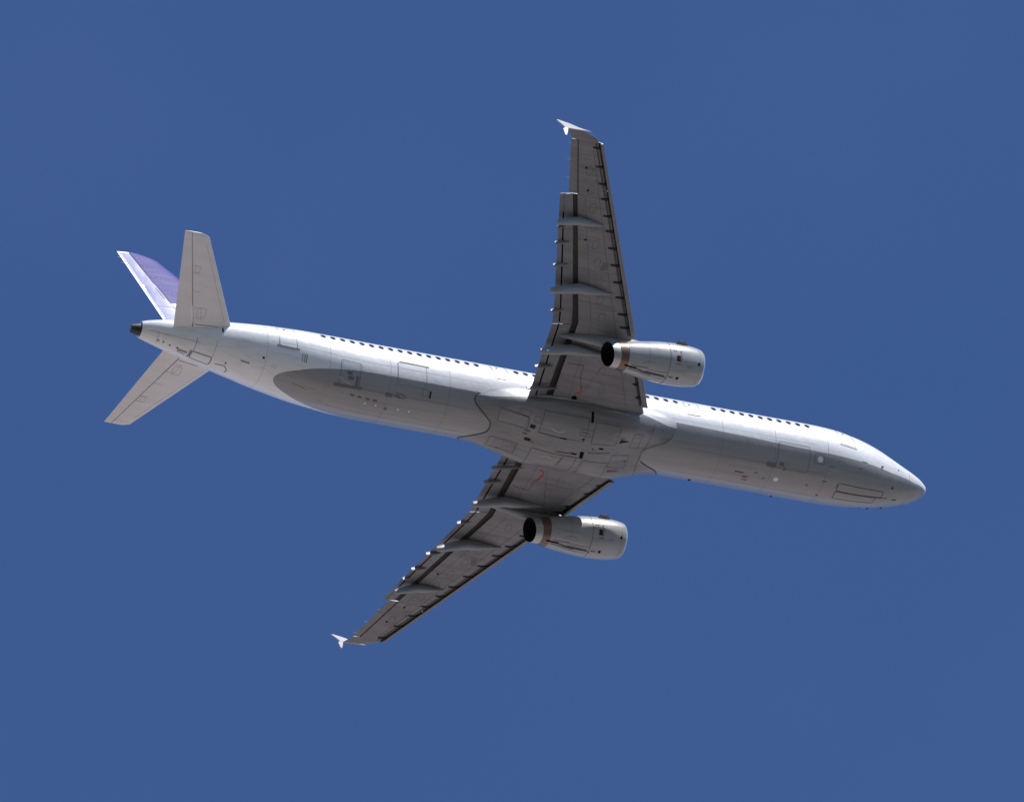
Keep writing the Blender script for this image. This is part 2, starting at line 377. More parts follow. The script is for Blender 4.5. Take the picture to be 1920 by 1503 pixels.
def build_fuselage_details():
    # windows of the starboard cabin side, 0.533 m apart
    def window(X):
        s = 100 if 6.5 < X < 31.5 else 102
        edge = ribbon(fusd, fus_out, rrect(X-.135, X+.135, 100, 110.6, .12, 4.5), 0.05, 0.005, closed=True, step=.06)
        glass = disc_patch(fusd, fus_out, X, 105.3, .135, 5.4, 0.008, 16)
        V, F, K = join(edge, glass)
        obj('cabin_window', V, F, ['sill', 'glass'], FUS, fmat=K)
    Xs = [7.25+.533*i for i in range(11)] + [14.75+.533*i for i in range(4)] + [34.51-.533*i for i in range(17)]
    Xs += [23.75-.533*i for i in range(3)] + [16.9+.533*i for i in range(10)]
    for X in Xs: window(X)
    # passenger and exit doors
    for X0, X1, lo, hi, sill in ((4.64, 5.50, 78.5, 118, 1), (13.5, 14.30, 78.5, 112, 0), (24.3, 25.15, 79.5, 118, 0), (36.08, 37.0, 60, 112, 1)):
        d = fdoor('passenger_door', X0, X1, lo, hi, 'faint' if not sill else 'sill', 0.035 if not sill else .05)
        dv, df = disc_patch(fusd, fus_out, (X0+X1)/2+.1, hi-10, .05, 2.2, .012)
        obj('door_window', dv, df, 'glass', d)
        if sill:
            wide = .13 if X0 > 30 else 0.05
            sv, sf = ribbon(fusd, fus_out, [(X0-wide, lo-1), (X1+wide, lo-1)], .13 if X0 > 30 else .09, .014)
            obj('door_sill', sv, sf, 'sill', d)
    # cargo doors low on the starboard side
    fdoor('cargo_door', 32.65, 33.72, 22, 60, 'midgrey', .022)
    fdoor('cargo_door', 7.35, 9.15, 20, 60, 'midgrey', .02)
    fdoor('bulk_cargo_door', 29.0, 30.6, 40, 76, 'faint', .02)
    fline('cargo_door_hinge', [(28.85, 76), (30.5, 77.2)], .075, 'midgrey', off=.012)
    # sill plates, handles and placards
    fline('cargo_sill', [(32.45, 24), (33.95, 20)], .14, 'midgrey', off=.012)
    fpatch('handle_plate', 32.72, 32.86, 22, 40, 'midgrey', .013)
    fpatch('placard', 33.1, 33.36, 40, 45, 'midgrey', .013); fpatch('placard', 33.0, 33.3, 33, 38, 'midgrey', .013)
    fline('scuff_mark', [(33.1, 26), (33.5, 30), (33.75, 33)], .05, 'lightgrey', off=.014)
    fpatch('placard', 30.75, 31.15, 19.5, 25.5, 'midgrey', .010)
    fpatch('placard', 30.35, 30.66, 21.5, 24.5, 'midgrey', .010)
    fline('hand_hold', [(30.6, 27.5), (30.25, 26.5), (30.0, 23.5), (30.12, 20.8), (30.5, 21)], .05, 'midgrey', off=.01)
    fline('panel_gap', [(30.62, 75), (30.62, 28)], .015, 'faint')
    fpatch('vent_slot', 28.68, 28.78, 28, 38.5, 'dark', .01)
    fdoor('access_panel', 28.85, 29.2, 30, 40, 'midgrey', .015, .03, 1)
    for i, (X, p) in enumerate(((31.9, 8), (32.35, 8.5), (32.75, 9), (31.5, 7.8))): fpatch('stencil_mark', X, X+.22, p, p+3.4, 'midgrey')
    for X in (32.08, 31.47, 30.23, 29.62): fdisc('drain_disc', X, 2, .055, 'pale')
    fdisc('access_disc', 30.9, -1, .09, 'midgrey')
    fline('panel_gap', [(36.0, 2), (35.4, 0), (35.2, -3)], .03, 'midgrey')
    # aft of the grey belly
    for X, w, m in ((35.78, .03, 'midgrey'), (35.66, .05, 'sill'), (35.56, .04, 'midgrey')): fline('vent_louvre', [(X, 40.5), (X, 54)], w, m)
    fdisc('drain_port', 37.73, 30.6, .06, 'black'); fdisc('drain_port', 39.46, -2.5, .05, 'dark')
    fdisc('access_disc', 37.13, 19.5, .10, 'pale', rx=.16)
    fpatch('placard', 38.35, 38.8, 12, 15.5, 'sill')
    # tail cone access doors
    fdoor('apu_door', 40.2, 41.25, -26, 0, 'midgrey', .05, .1, 6)
    fline('panel_gap', [(41.2, 0), (41.15, 42)], .03, 'faint'); fline('panel_gap', [(40.2, 0), (40.15, 42)], .018, 'faint')
    fline('panel_gap', [(41.3, 2), (41.35, -26)], .10, 'sill', off=.01)
    fline('panel_gap', [(39.95, -14), (39.45, -10), (39.25, -20), (39.3, -30)], .05, 'midgrey')
    fpatch('exhaust_louvre', 41.45, 41.95, -15, -7, 'sill', .008); fdisc('drain_port', 42.0, -6, .05, 'dark')
    fline('panel_gap', [(41.5, -22), (41.95, -18)], .04, 'midgrey')
    fdisc('drain_port', 42.4, -6, .05, 'midgrey'); fdisc('drain_port', 42.75, -2, .05, 'midgrey'); fpatch('placard', 42.95, 43.1, -8, 0, 'sill')
    fline('panel_gap', [(43.1, 35), (43.05, -20)], .02, 'faint')
    fline('seam_gap', [(41.0, 30), (43.6, 32)], .014, 'faint')
    fpatch('trim_slot', 39.86, 39.94, 68, 80, 'black', .008)
    # forward belly
    fdisc('outflow_valve', 6.75, 44, .16, 'pale', .014); fdoor('access_panel', 6.5, 7.05, 37, 52, 'midgrey', .02, .06, 2)
    fdisc('drain_disc', 8.91, 1, .14, 'pale', .012)
    fpatch('placard', 9.15, 9.65, 19.5, 26.5, 'midgrey', .012); fpatch('placard', 8.72, 8.98, 25.5, 29, 'midgrey', .012)
    fline('hand_hold', [(8.95, 25), (8.7, 24), (8.55, 20), (8.7, 17)], .05, 'midgrey', off=.013)
    fpatch('stencil_mark', 10.75, 11.25, 1, 3.5, 'dullred'); fpatch('stencil_mark', 10.45, 10.75, -6.5, -2.5, 'midgrey'); fpatch('stencil_mark', 10.4, 10.7, -11.5, -9.5, 'dullred')
    fpatch('stencil_mark', 10.0, 10.2, 5, 7, 'midgrey'); fpatch('stencil_mark', 9.55, 9.65, -3, 0, 'midgrey')
    fdisc('drain_port', 7.15, .5, .06, 'red'); fdisc('drain_port', 6.35, -15, .07, 'dullred'); fpatch('stencil_mark', 6.15, 6.4, 11, 13.5, 'midgrey')
    fpatch('stencil_mark', 5.9, 6.2, 36, 37.5, 'midgrey'); fpatch('stencil_mark', 4.35, 4.5, 44, 46, 'midgrey'); fpatch('stencil_mark', 4.0, 4.3, 58, 59, 'midgrey')
    fdisc('drain_port', 2.37, 25, .06, 'dark'); fpatch('stencil_mark', 1.9, 2.15, -7, -4, 'dark')
    fdisc('access_disc', 12.11, 90, .05, 'dark')
    fdisc('static_port', 2.05, 74, .07, 'sill', rx=.05)
    # nose gear doors: two long leaves with a centre gap
    for lo, hi in ((-15.5, -.6), (.6, 14.5)):
        fdoor('nose_gear_door', 2.85 if hi > 5 else 3.2, 5.5, lo, hi, 'line', .032, .12, 2)
    fline('door_seam', [(2.5, -1), (5.4, 0)], .035, 'line', off=.011)
    fdisc('latch_mark', 5.5, 9, .06, 'dullred')
    # seams that ring the body
    for X in (6.3, 9.3, 12.3, 27.7, 31.0, 34.3, 37.6):
        fline('skin_seam', [(X, -80), (X, 50)], .010, 'skin' if X < 33 else 'faint')
        fline('skin_seam', [(X, 52), (X, 118)], .010, 'faint')
    for p in (-20, 24): fline('skin_seam', [(6.4, p), (14.6, p)], .009, 'skin'); fline('skin_seam', [(26.6, p), (34, p)], .009, 'skin')
    for p in (66, 92): fline('skin_seam', [(7, p), (15.5, p)], .008, 'faint'); fline('skin_seam', [(25.5, p), (37.5, p)], .008, 'faint')
    fline('radome_seam', [(1.35, -85), (1.3, 0), (1.35, 88)], .015, 'faint')
    # probes and blade antennas
    def fblade(name, X, p, L, H, T, m): 
        q, n = surf_pn(fusd, X, p, fus_out); obj(name, *blade(q, n, (1, 0, 0), L, H, T), m, FUS)
    fblade('pitot_probe', 3.0, 63, .18, .08, .04, 'dark')
    fblade('pitot_probe', 2.25, -52, .14, .08, .04, 'black'); fblade('pitot_probe', 2.9, -58, .14, .10, .04, 'black'); fblade('pitot_probe', 3.3, -60, .14, .07, .04, 'black')
    fblade('blade_antenna', 8.2, -57, .16, .06, .03, 'dark')
    fblade('blade_antenna', 13.1, -40, .2, .07, .03, 'dark')
build_fuselage_details()

# auxiliary power unit exhaust
def build_apu():
    rings = []; zc = lambda X: (f_top(X)+f_bot(X))/2
    prof = [(43.90, 1.0), (44.02, 1.0), (44.2, .97), (44.40, .90), (44.41, .80), (44.1, .74), (43.9, .7)]
    for X, s in prof:
        r = {43.90: (f_top(43.9)-f_bot(43.9))/2}.get(X, None)
        R = lerp(.345, .26, (X-43.9)/.5)*s
        rings.append([(X+.04*math.cos(2*math.pi*j/32), R*math.sin(2*math.pi*j/32), 1.03-R*math.cos(2*math.pi*j/32)) for j in range(32)])
    v, f = loft(rings)
    k = [0]*(4*32) + [1]*(2*32) + [0, 1]
    o = obj('apu_exhaust', v, f, ['apu', 'black'], ROOT, fmat=k, angle=40)
    obj('exhaust_rib', [(44.38, -.20, .99), (44.38, .22, .99), (44.38, .22, 1.05), (44.38, -.20, 1.05), (44.42, -.20, .99), (44.42, .22, .99), (44.42, .22, 1.05), (44.42, -.20, 1.05)],
        [(0,1,2,3), (4,5,6,7), (0,1,5,4), (1,2,6,5), (2,3,7,6), (3,0,4,7)], 'sill', o, smooth=False)
build_apu()

# ------------------------------------------------------------------ belly fairing
REAR = pchip([0, 8, 15, 24, 34, 40, 46, 52, 58.6, 64, 68.6, 72, 74], [25.1, 25.15, 25.4, 25.8, 26.2, 26.3, 26.22, 25.9, 25.45, 24.85, 24.0, 23.0, 22.0])
FRONT = pchip([0, 9, 21, 27, 37, 46, 53, 61, 65, 72, 74], [16.57, 16.48, 15.86, 15.42, 15.12, 15.0, 14.95, 15.03, 15.2, 15.75, 16.2])
PHI_TOP = 74.0
def fair(X, deg):
    a = rad(deg); f0 = Vector(fus(X, a))
    d = abs(deg)
    # full section: flat-bottomed oval, wider and deeper than the tube
    w, zc, h = 2.12, -1.22, 1.39
    psi = a*90.0/62.0
    if abs(psi) <= math.pi/2:
        e = 0.88
        sx = math.copysign(abs(math.sin(psi))**e, psi); cz = abs(math.cos(psi))**e
        t = Vector((X, w*sx, zc-h*cz))
    else:
        q = (d-62.0)/12.0
        t = Vector((X, math.copysign(lerp(w, f0.y if f0.y > 0 else -f0.y, smooth(q)), a), lerp(zc, f0.z, q)))
    r, fr = REAR(d), FRONT(d)
    b = smooth((r-X)/4.2)*smooth((X-fr)/3.0)
    b = max(0.0, b)
    p = f0.lerp(t, b)
    n = Vector(fus_out(f0)).normalized()
    return tuple(p+n*0.03)
def fair_out(p): return (0, p[1], p[2]+.4)

def build_fairing():
    k, m = 64, 60; rings = []
    for i in range(m+1):
        s = i/m; row = []
        for j in range(k+1):
            d = -PHI_TOP+2*PHI_TOP*j/k
            row.append(fair(lerp(FRONT(abs(d)), REAR(abs(d)), s), d))
        rings.append(row)
    v, f = loft(rings, closed=False)
    # returned edge so that the lip has thickness
    loop = [i*(k+1) for i in range(m+1)] + [m*(k+1)+j for j in range(1, k+1)] + [i*(k+1)+k for i in range(m-1, -1, -1)] + [j for j in range(k-1, 0, -1)]
    base = len(v)
    for q in loop:
        p = Vector(v[q]); n = Vector(fus_out(p)).normalized(); v.append(tuple(p-n*.08))
    L = len(loop)
    for i in range(L):
        a, b = loop[i], loop[(i+1) % L]; f.append((a, b, base+(i+1) % L, base+i))
    return obj('belly_fairing', v, f, 'fairing', ROOT, angle=45)
BELLY = build_fairing()

def phi_of_y(X, y):
    lo, hi = -61.5, 61.5
    for _ in range(28):
        mid = (lo+hi)/2
        if fair(X, mid)[1] < y: lo = mid
        else: hi = mid
    return (lo+hi)/2
def bly(X, y): return fair(X, phi_of_y(X, y))
def bline(name, pts, w, m, surf=bly, **kw): return obj(name, *ribbon(surf, fair_out, pts, w, **kw), m, BELLY)
def bpatch(name, c, m, off=0.008): return obj(name, *grid_patch(bly, fair_out, c, off), m, BELLY)
def bdoor(name, X0, X1, y0, y1, m='line', w=.03):
    return obj(name, *join(grid_patch(bly, fair_out, [(X0+.02, y0+.02), (X1-.02, y0+.02), (X1-.02, y1-.02), (X0+.02, y1-.02)], .004, 6),
               ribbon(bly, fair_out, rrect(X0, X1, y0, y1, .05, .05), w, .008, closed=True))[:2], 'fairing', BELLY)

def build_belly_details():
    # black seal along the rear edge, thinner one in front
    bline('edge_seal', [(REAR(abs(d))-.02, d) for d in range(-60, 52, 2)], .045, 'seal', surf=fair, off=.006)
    bline('edge_seal', [(FRONT(abs(d))+.02, d) for d in range(-48, -10, 3)], .04, 'seal', surf=fair, off=.006)
    bline('edge_seal', [(FRONT(abs(d))+.02, d) for d in range(9, 40, 3)], .03, 'line', surf=fair, off=.006)
    bline('panel_gap', [(16.3, 48), (16.42, 20), (16.6, 4), (16.55, -20), (16.35, -42)], .025, 'line', surf=fair)
    def door(name, X0, X1, y0, y1, w=.03, m='line', sides=((0,1),(1,2),(2,3),(3,0))):
        C = [(X0, y0), (X1, y0), (X1, y1), (X0, y1)]
        panel = grid_patch(bly, fair_out, [(X0+.02, y0+.02), (X1-.02, y0+.02), (X1-.02, y1-.02), (X0+.02, y1-.02)], .004, 6)
        edges = [ribbon(bly, fair_out, [C[a], C[b]], w, .008) for a, b in sides]
        V, F, K = join(panel, *edges)
        return obj(name, V, F, ['fairing', m], BELLY, fmat=[min(1, q) for q in K])
    # main wheel well doors either side of the keel
    for s in (1, -1):
        lo, hi = (.52, 1.72) if s > 0 else (-1.72, -.52)
        d = door('main_gear_door', 20.1, 22.6, lo, hi, .025)
        bpts = [(21.98, s*.92), (21.78, s*.82), (21.55, s*.79), (21.35, s*.90)]
        obj('wheel_bulge_mark', *ribbon(bly, fair_out, bpts, .05, .012), 'lightgrey', d)
        door('access_panel', 18.3, 19.7, lo, hi-.1, .02)
        door('aft_panel', 23.35, 24.85, .5 if s > 0 else -1.2, 1.2 if s > 0 else -.5, .016)
    bline('keel_gap', [(22.6, .5), (21.3, .5)], .045, 'line', off=.011); bpatch('keel_slot', [(21.42, .47), (21.05, .47), (21.05, .54), (21.42, .54)], 'black', .013)
    bline('keel_gap', [(21.3, -.36), (20.25, -.28)], .05, 'line', off=.011); bpatch('keel_slot', [(20.5, -.34), (20.2, -.34), (20.2, -.25), (20.5, -.25)], 'black', .013)
    bline('keel_gap', [(19.65, -.08), (18.4, .04)], .035, 'line', off=.011)
    # dark openings
    bpatch('vent_opening', [(20.0, 1.56), (19.86, 1.56), (19.9, 1.98), (20.04, 1.98)], 'black', .012)
    bpatch('vent_opening', [(19.98, -.50), (19.78, -.50), (19.84, -.08), (20.06, -.08)], 'black', .012)
    bpatch('vent_opening', [(23.12, .62), (22.84, .62), (22.84, .84), (23.12, .84)], 'dark', .012)
    bpatch('vent_opening', [(23.15, -.18), (22.82, -.18), (22.82, .0), (23.15, .0)], 'dark', .012)
    bline('drain_gutter', [(22.85, -.14), (22.6, -.2)], .05, 'line', off=.012)
    bpatch('stencil_mark', [(23.3, .36), (23.0, .36), (23.0, .44), (23.3, .44)], 'dullred', .012)
    bpatch('stencil_mark', [(23.35, .18), (23.1, .18), (23.1, .24), (23.35, .24)], 'line', .012)
    for X, y, r in ((20.17, .66, .06), (17.32, -.5, .04), (19.46, .2, .04)):
        obj('drain_port', *disc_patch(bly, fair_out, X, y, r*1.3, r, .012), 'dark', BELLY)
    bpatch('drain_scoop', [(19.15, .24), (18.85, .22), (18.9, .32), (19.12, .34)], 'black', .012)
    # ram air scoops: triangular intakes
    bpatch('ram_air_inlet', [(18.1, .66), (17.55, .80), (17.56, .82), (18.1, .92)], 'dark', .012)
    bpatch('ram_air_inlet', [(18.1, -1.22), (17.5, -1.14), (17.5, -1.12), (18.12, -1.06)], 'dullred', .012)
    bline('scoop_rim', [(18.15, .98), (17.9, 1.02)], .04, 'line', off=.012)
    for (X0, X1, y0, y1) in ((20.45, 19.75, .85, 1.2), (23.85, 23.3, 1.2, 1.5), (23.0, 22.7, 1.0, 1.35), (24.5, 23.4, -1.2, -.6), (20.85, 19.8, -1.25, -.5), (18.2, 17.2, -.9, -.1), (17.4, 16.9, .4, 1.3)):
        door('access_panel', X1, X0, y0, y1, .014)
    bline('panel_gap', [(23.28, 1.12), (23.2, .5)], .04, 'line', off=.011); bline('panel_gap', [(24.56, 1.2), (23.3, 1.16)], .03, 'line', off=.011)
    bline('panel_gap', [(20.86, -.66), (20.95, -1.36)], .04, 'line', off=.011)
    bline('stencil_line', [(20.4, 1.05), (20.1, 1.02), (19.9, .98)], .03, 'line', off=.012)
build_belly_details()

# ------------------------------------------------------------------ wings
def x_le(y): return 15.90+.527*y
def x_te(y): return 22.9+.03*(y-2) if y < 6.4 else 23.03+.303*(y-6.4)
def z_w(y): return -1.22+.15*(y-2)
tcf = pchip([1.5, 2, 6.4, 16.4, 17.0], [.145, .145, .118, .108, .10])
def shape(s): return (1.4845*math.sqrt(max(s, 0))-.63*s-1.758*s*s+1.4215*s**3-.5075*s**4)/.5
def wing_z(X, y, up):
    c = x_te(y)-x_le(y); s = min(max((X-x_le(y))/c, 0), 1)
    t = tcf(y)*c; q = shape(s)
    return z_w(y) + (.60*t*q if up else -.36*t*q*(1-.55*s))
def x_box(y): return 22.14+.01*(y-2) if y < 6.4 else 22.19+.354*(y-6.4)       # rear edge of the fixed lower skin
def x_hinge(y): return 24.64+.343*(y-13.4)
def x_slot(y): return 23.09+.035*(y-2) if y < 6.4 else 23.24+.315*(y-6.4)
def x_flap_te(y): return 23.53+.026*(y-1.9) if y < 6.4 else 23.65+.29*(y-6.4)

def build_wing(side):
    sg = 1 if side == 'starboard' else -1
    def mir(v): return [(p[0], p[1]*sg, p[2]) for p in v]
    def wobj(name, v, f, m, parent, **kw): return obj(name, mir(v), f, m, parent, **kw)
    N = 22
    ys = [1.5, 2.0, 2.6, 3.4, 4.3, 5.3, 6.0, 6.4, 7.2, 8.4, 9.6, 10.8, 12.0, 13.0, 13.36]
    rings = []
    for y in ys:                                   # flapped span: cove behind the lower skin
        r = []; xl, xb = x_le(y), x_box(y); xs = min(xb+lerp(.75, .5, (y-2)/11), x_te(y)-.02)
        for i in range(N+1):
            s = (1-math.cos(math.pi*i/N))/2; X = lerp(xs, xl, s); r.append((X, y, wing_z(X, y, True)))
        for i in range(1, N+1):
            s = (1-math.cos(math.pi*i/N))/2; X = lerp(xl, xb, s); r.append((X, y, wing_z(X, y, False)))
        zu = wing_z(xb+.05, y, True)
        r.append((xb+.02, y, lerp(wing_z(xb, y, False), zu, .5))); r.append((xb+.05, y, zu-.04)); r.append((xs, y, wing_z(xs, y, True)-.02))
        rings.append(r)
    v, f = loft(rings)
    k = len(rings[0]); fm = []
    for i in range(len(rings)-1):
        for j in range(k): fm.append(1 if j >= 2*N else 0)
    fm += [0, 0]
    # outer panel ahead of the aileron, closed by the rounded tip
    rings2 = []
    for y in [13.36, 14.0, 15.0, 16.0, 16.36, 16.365, 16.5, 16.6, 16.7, 16.78, 16.84]:
        r = []; q = max(0.0, (y-16.42)/.42)
        xl = lerp(x_le(min(y, 16.42)), 25.55, q**2.2)
        xb = x_hinge(y) if y <= 16.36 else x_te(y)+lerp(-.03, .16, q)
        ts = max(.22, math.sqrt(max(0, 1-q*q)))
        c = x_te(y)-xl
        def prof(X, up):
            sN = min(max((X-xl)/c, 0), 1); t = tcf(y)*c*ts; h = shape(sN)
            return z_w(y) + (.60*t*h if up else -.36*t*h*(1-.55*sN))
        for i in range(N+1):
            s = (1-math.cos(math.pi*i/N))/2; X = lerp(xb, xl, s); r.append((X, y, prof(X, True)))
        for i in range(1, N+1):
            s = (1-math.cos(math.pi*i/N))/2; X = lerp(xl, xb, s); r.append((X, y, prof(X, False)))
        rings2.append(r)
    v2, f2 = loft(rings2); o = len(v)
    v += v2; f += [tuple(i+o for i in q) for q in f2]; fm += [0]*len(f2)
    wing = obj('wing', mir(v), f, ['wing', 'cove'], ROOT, fmat=fm, angle=38)
    wing['label'] = "starboard wing raised above the fuselage in the picture" if sg > 0 else "port wing hanging below the fuselage in the picture"

    def section(name, y0, y1, fxa, fxb, fza, fzb, th, m, n=8, K=12, lip=0.0):
        """lens-shaped control surface between two chordwise curves"""
        R = []
        for i in range(n+1):
            y = lerp(y0, y1, i/n); xa, xb, za, zb = fxa(y), fxb(y), fza(y), fzb(y); c = xb-xa; r = []
            for j in range(K+1):
                s = 1-(1-math.cos(math.pi*j/K))/2; r.append((xa+(c+lip)*s, y, lerp(za, zb, s)+th*c*shape(s)*.75))
            for j in range(1, K):
                s = (1-math.cos(math.pi*j/K))/2; r.append((xa+c*s, y, lerp(za, zb, s)-th*c*shape(s)*.22))
            R.append(r)
        vv, ff = loft(R); return wobj(name, vv, ff, m, wing, angle=40)
    # flaps in two segments, each with a trailing tab behind a slot
    zf0 = lambda y: z_w(y)-.03; 
    drop = lambda y: lerp(.30, .20, (y-2)/11)
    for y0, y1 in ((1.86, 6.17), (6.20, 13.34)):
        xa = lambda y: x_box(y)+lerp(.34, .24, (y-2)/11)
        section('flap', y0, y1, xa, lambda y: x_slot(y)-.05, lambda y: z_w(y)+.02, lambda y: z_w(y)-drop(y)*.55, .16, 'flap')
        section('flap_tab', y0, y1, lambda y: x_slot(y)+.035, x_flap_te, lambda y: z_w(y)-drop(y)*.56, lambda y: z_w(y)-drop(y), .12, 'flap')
        section('slot_shade_strip', y0+.05, y1-.05 if y1 < 7 else 12.3, lambda y: x_slot(y)-.12, lambda y: x_slot(y)+.10, lambda y: z_w(y)-drop(y)*.5+.035, lambda y: z_w(y)-drop(y)*.58+.035, .10, 'black', n=4, K=6)  # black strip that paints in the shade of the slot
    section('slot_cover', 12.3, 13.34, lambda y: x_slot(y)-.12, lambda y: x_slot(y)+.10, lambda y: z_w(y)-drop(y)*.5+.02, lambda y: z_w(y)-drop(y)*.58+.02, .10, 'flap', n=4, K=6)
    # aileron
    section('aileron', 13.42, 16.34, lambda y: x_hinge(y)-.06, lambda y: x_te(y), lambda y: lerp(wing_z(x_hinge(y), y, False), wing_z(x_hinge(y), y, True), .45), lambda y: z_w(y), .10, 'wing')
    # slats: hollow-backed crescents drooped ahead of the leading edge
    cuts = [(2.46, 5.45), (6.15, 8.57), (8.585, 11.22), (11.235, 13.82), (13.835, 16.40)]
    for y0, y1 in cuts:
        R = []
        for i in range(7):
            y = lerp(y0, y1, i/6); c = lerp(.62, .30, (y-2.4)/14); x0 = x_le(y)-lerp(.28, .26, (y-2.4)/14); z0 = z_w(y)-lerp(.10, .07, (y-2.4)/14); h = lerp(.30, .11, (y-2.4)/14)
            outer = [(1.0, .95), (.7, .84), (.4, .62), (.18, .36), (.05, .12), (0, -.06), (.03, -.22), (.12, -.36), (.30, -.44), (.55, -.47)]
            inner = [(.54, -.41), (.34, -.28), (.26, -.02), (.36, .26), (.6, .52), (1.0, .90)]
            R.append([(x0+c*a, y, z0+h*b) for a, b in outer+inner])
        vv, ff = loft(R); kk = len(R[0]); fmm = []
        for i in range(6):
            for j in range(kk): fmm.append(1 if j >= 9 and j < kk-1 else 0)
        wobj('slat', vv, ff, ['slat', 'cove'], wing, fmat=fmm+[0, 0], angle=40)
    # slat tracks bridging the dark gap
    ty = [2.9, 3.6, 4.7, 5.2, 6.6, 7.3, 8.2, 9.0, 9.9, 10.8, 11.7, 12.5, 13.4, 14.2, 15.1, 16.1]
    for y in ty:
        c = lerp(.62, .30, (y-2.4)/14); x0 = x_le(y)-.27
        z0 = z_w(y)-lerp(.20, .09, (y-2.4)/14); w = .05; V = []
        for X, dz in ((x0+c*.30, 0), (x0+c+.32, .03)):
            V += [(X, y-w, z0+dz), (X, y+w, z0+dz), (X, y+w, z0+dz+.10), (X, y-w, z0+dz+.10)]
        wobj('slat_track', V, [(0,1,2,3), (4,5,6,7), (0,1,5,4), (1,2,6,5), (2,3,7,6), (3,0,4,7)], 'dark', wing, smooth=False)
    # dark gap line between slat and fixed nose
    low = lambda X, y: (X, y, wing_z(X, y, False)); dn = lambda p: (0, 0, -1)
    def wline(name, pts, w, m, **kw):
        vv, ff = ribbon(low, dn, pts, w, **kw); return wobj(name, vv, ff, m, wing)
    def wpatch(name, c, m, off=.008):
        vv, ff = grid_patch(low, dn, c, off); return wobj(name, vv, ff, m, wing)
    def wdisc(name, X, y, r, m, off=.009):
        vv, ff = disc_patch(low, dn, X, y, r, r, off); return wobj(name, vv, ff, m, wing)
    for y0, y1 in ((2.5, 5.4), (6.2, 16.35)):
        wline('nose_gap', [(x_le(y0)+.17, y0), (x_le(y1)+.15, y1)], .08, 'line', off=.004)
    # skin panels, access covers and marks
    wline('panel_gap', [(20.9, 1.95), (19.9, 5.0)], .015, 'line')
    wline('spar_seam', [(x_le(2.4)+1.0, 2.4), (x_le(9)+.75, 9), (x_le(16)+.35, 16)], .018, 'wingline')
    wline('spar_seam', [(21.3, 2.2), (21.5, 6.4), (24.2, 13.3)], .015, 'wingline')
    for i in range(13):
        y = 3.0+i*.98
        if abs(y-5.75) < .8: continue
        X = lerp(x_le(y), x_te(y), .42)
        vv, ff = ribbon(low, dn, rrect(X-.16, X+.16, y-.26, y+.26, .15, .2), .014, .006, closed=True); wobj('tank_cover', vv, ff, 'wingline', wing)
    for y in (3.4, 7.6, 9.4, 11.2, 13.4): wline('rib_seam', [(lerp(x_le(y), x_te(y), .2), y), (x_box(y)-.03 if y < 13.36 else x_hinge(y)-.03, y)], .012, 'wingline')
    wline('panel_gap', [(22.0, 4.05), (21.1, 4.1)], .04, 'line'); wline('panel_gap', [(21.1, 4.1), (21.05, 3.3)], .02, 'line')
    wpatch('registration_mark', [(22.12, 9.5), (21.78, 9.5), (21.70, 9.95), (22.04, 9.95)], 'midgrey')
    for X, y in ((24.72, 14.92), (24.2, 13.7), (23.4, 11.0)): wdisc('drain_port', X, y, .06, 'black')
    wdisc('refuel_cap', 23.9, 14.3, .09, 'midgrey')
    wdisc('wheel_well_opening', 21.0, 2.22, .15, 'black')
    wline('warning_stripe', [(21.08, 2.50), (20.86, 2.52), (20.78, 2.66), (20.82, 2.98)] if sg > 0 else [(21.06, 2.54), (20.80, 2.73), (20.82, 2.98), (20.95, 3.35)], .07, 'red', off=.01)
    wline('panel_gap', [(20.85, 2.9), (21.15, 3.75)], .03, 'dullred')
    wpatch('worn_patch', [(18.9, 3.3), (18.6, 3.3), (18.7, 4.1), (19.0, 4.1)], 'flap', .006)
    # hinge line and end gaps
    wline('hinge_gap', [(x_hinge(13.44)-.0, 13.44), (x_hinge(16.32), 16.32)], .035, 'dark', off=.006)

    # big flap track fairings: canoe bodies that droop aft with the flap
    def canoe(name, X0, X1, ya, yb, ztip, wid, dep, m, front_sink=.02, mid=.5):
        R = []; n = 20
        z_front = wing_z(X0, ya, False) if X0 < x_box(ya) else z_w(ya)-.05
        for i in range(n+1):
            s = i/n; X = lerp(X0, X1, s); y = lerp(ya, yb, s)
            prof = max(.05, (s/.45)**.8 if s < .45 else 1-((s-.45)/.55)**2.4*(.50 if s < .999 else .58))
            hug = wing_z(min(X, x_box(y)), y, False)
            if s < mid: zt = hug+.06
            else: zt = lerp(hug+.06, ztip+.05, ((s-mid)/(1-mid))**1.15)
            zb = zt-.06-dep*prof if s < mid else zt-max(.07, (.06+dep*prof))
            w = wid*prof; r = []
            for j in range(16):
                t = 2*math.pi*j/16
                r.append((X, y+w/2*math.copysign(abs(math.sin(t))**.8, math.sin(t)), (zt+zb)/2-(zt-zb)/2*math.copysign(abs(math.cos(t))**.8, math.cos(t))))
            R.append(r)
        vv, ff = loft(R); return wobj(name, vv, ff, m, wing, angle=45)
    for X0, X1, ya, yb, zt in ((22.65, 25.56, 11.98, 12.14, -.46), (20.90, 24.72, 8.33, 8.49, -1.22), (19.9, 24.08, 4.98, 5.03, -1.70)):
        canoe('flap_track_fairing', X0, X1, ya, yb, zt, .38 if X0 > 22 else .44, .46 if X0 > 22 else .58, 'canoe')
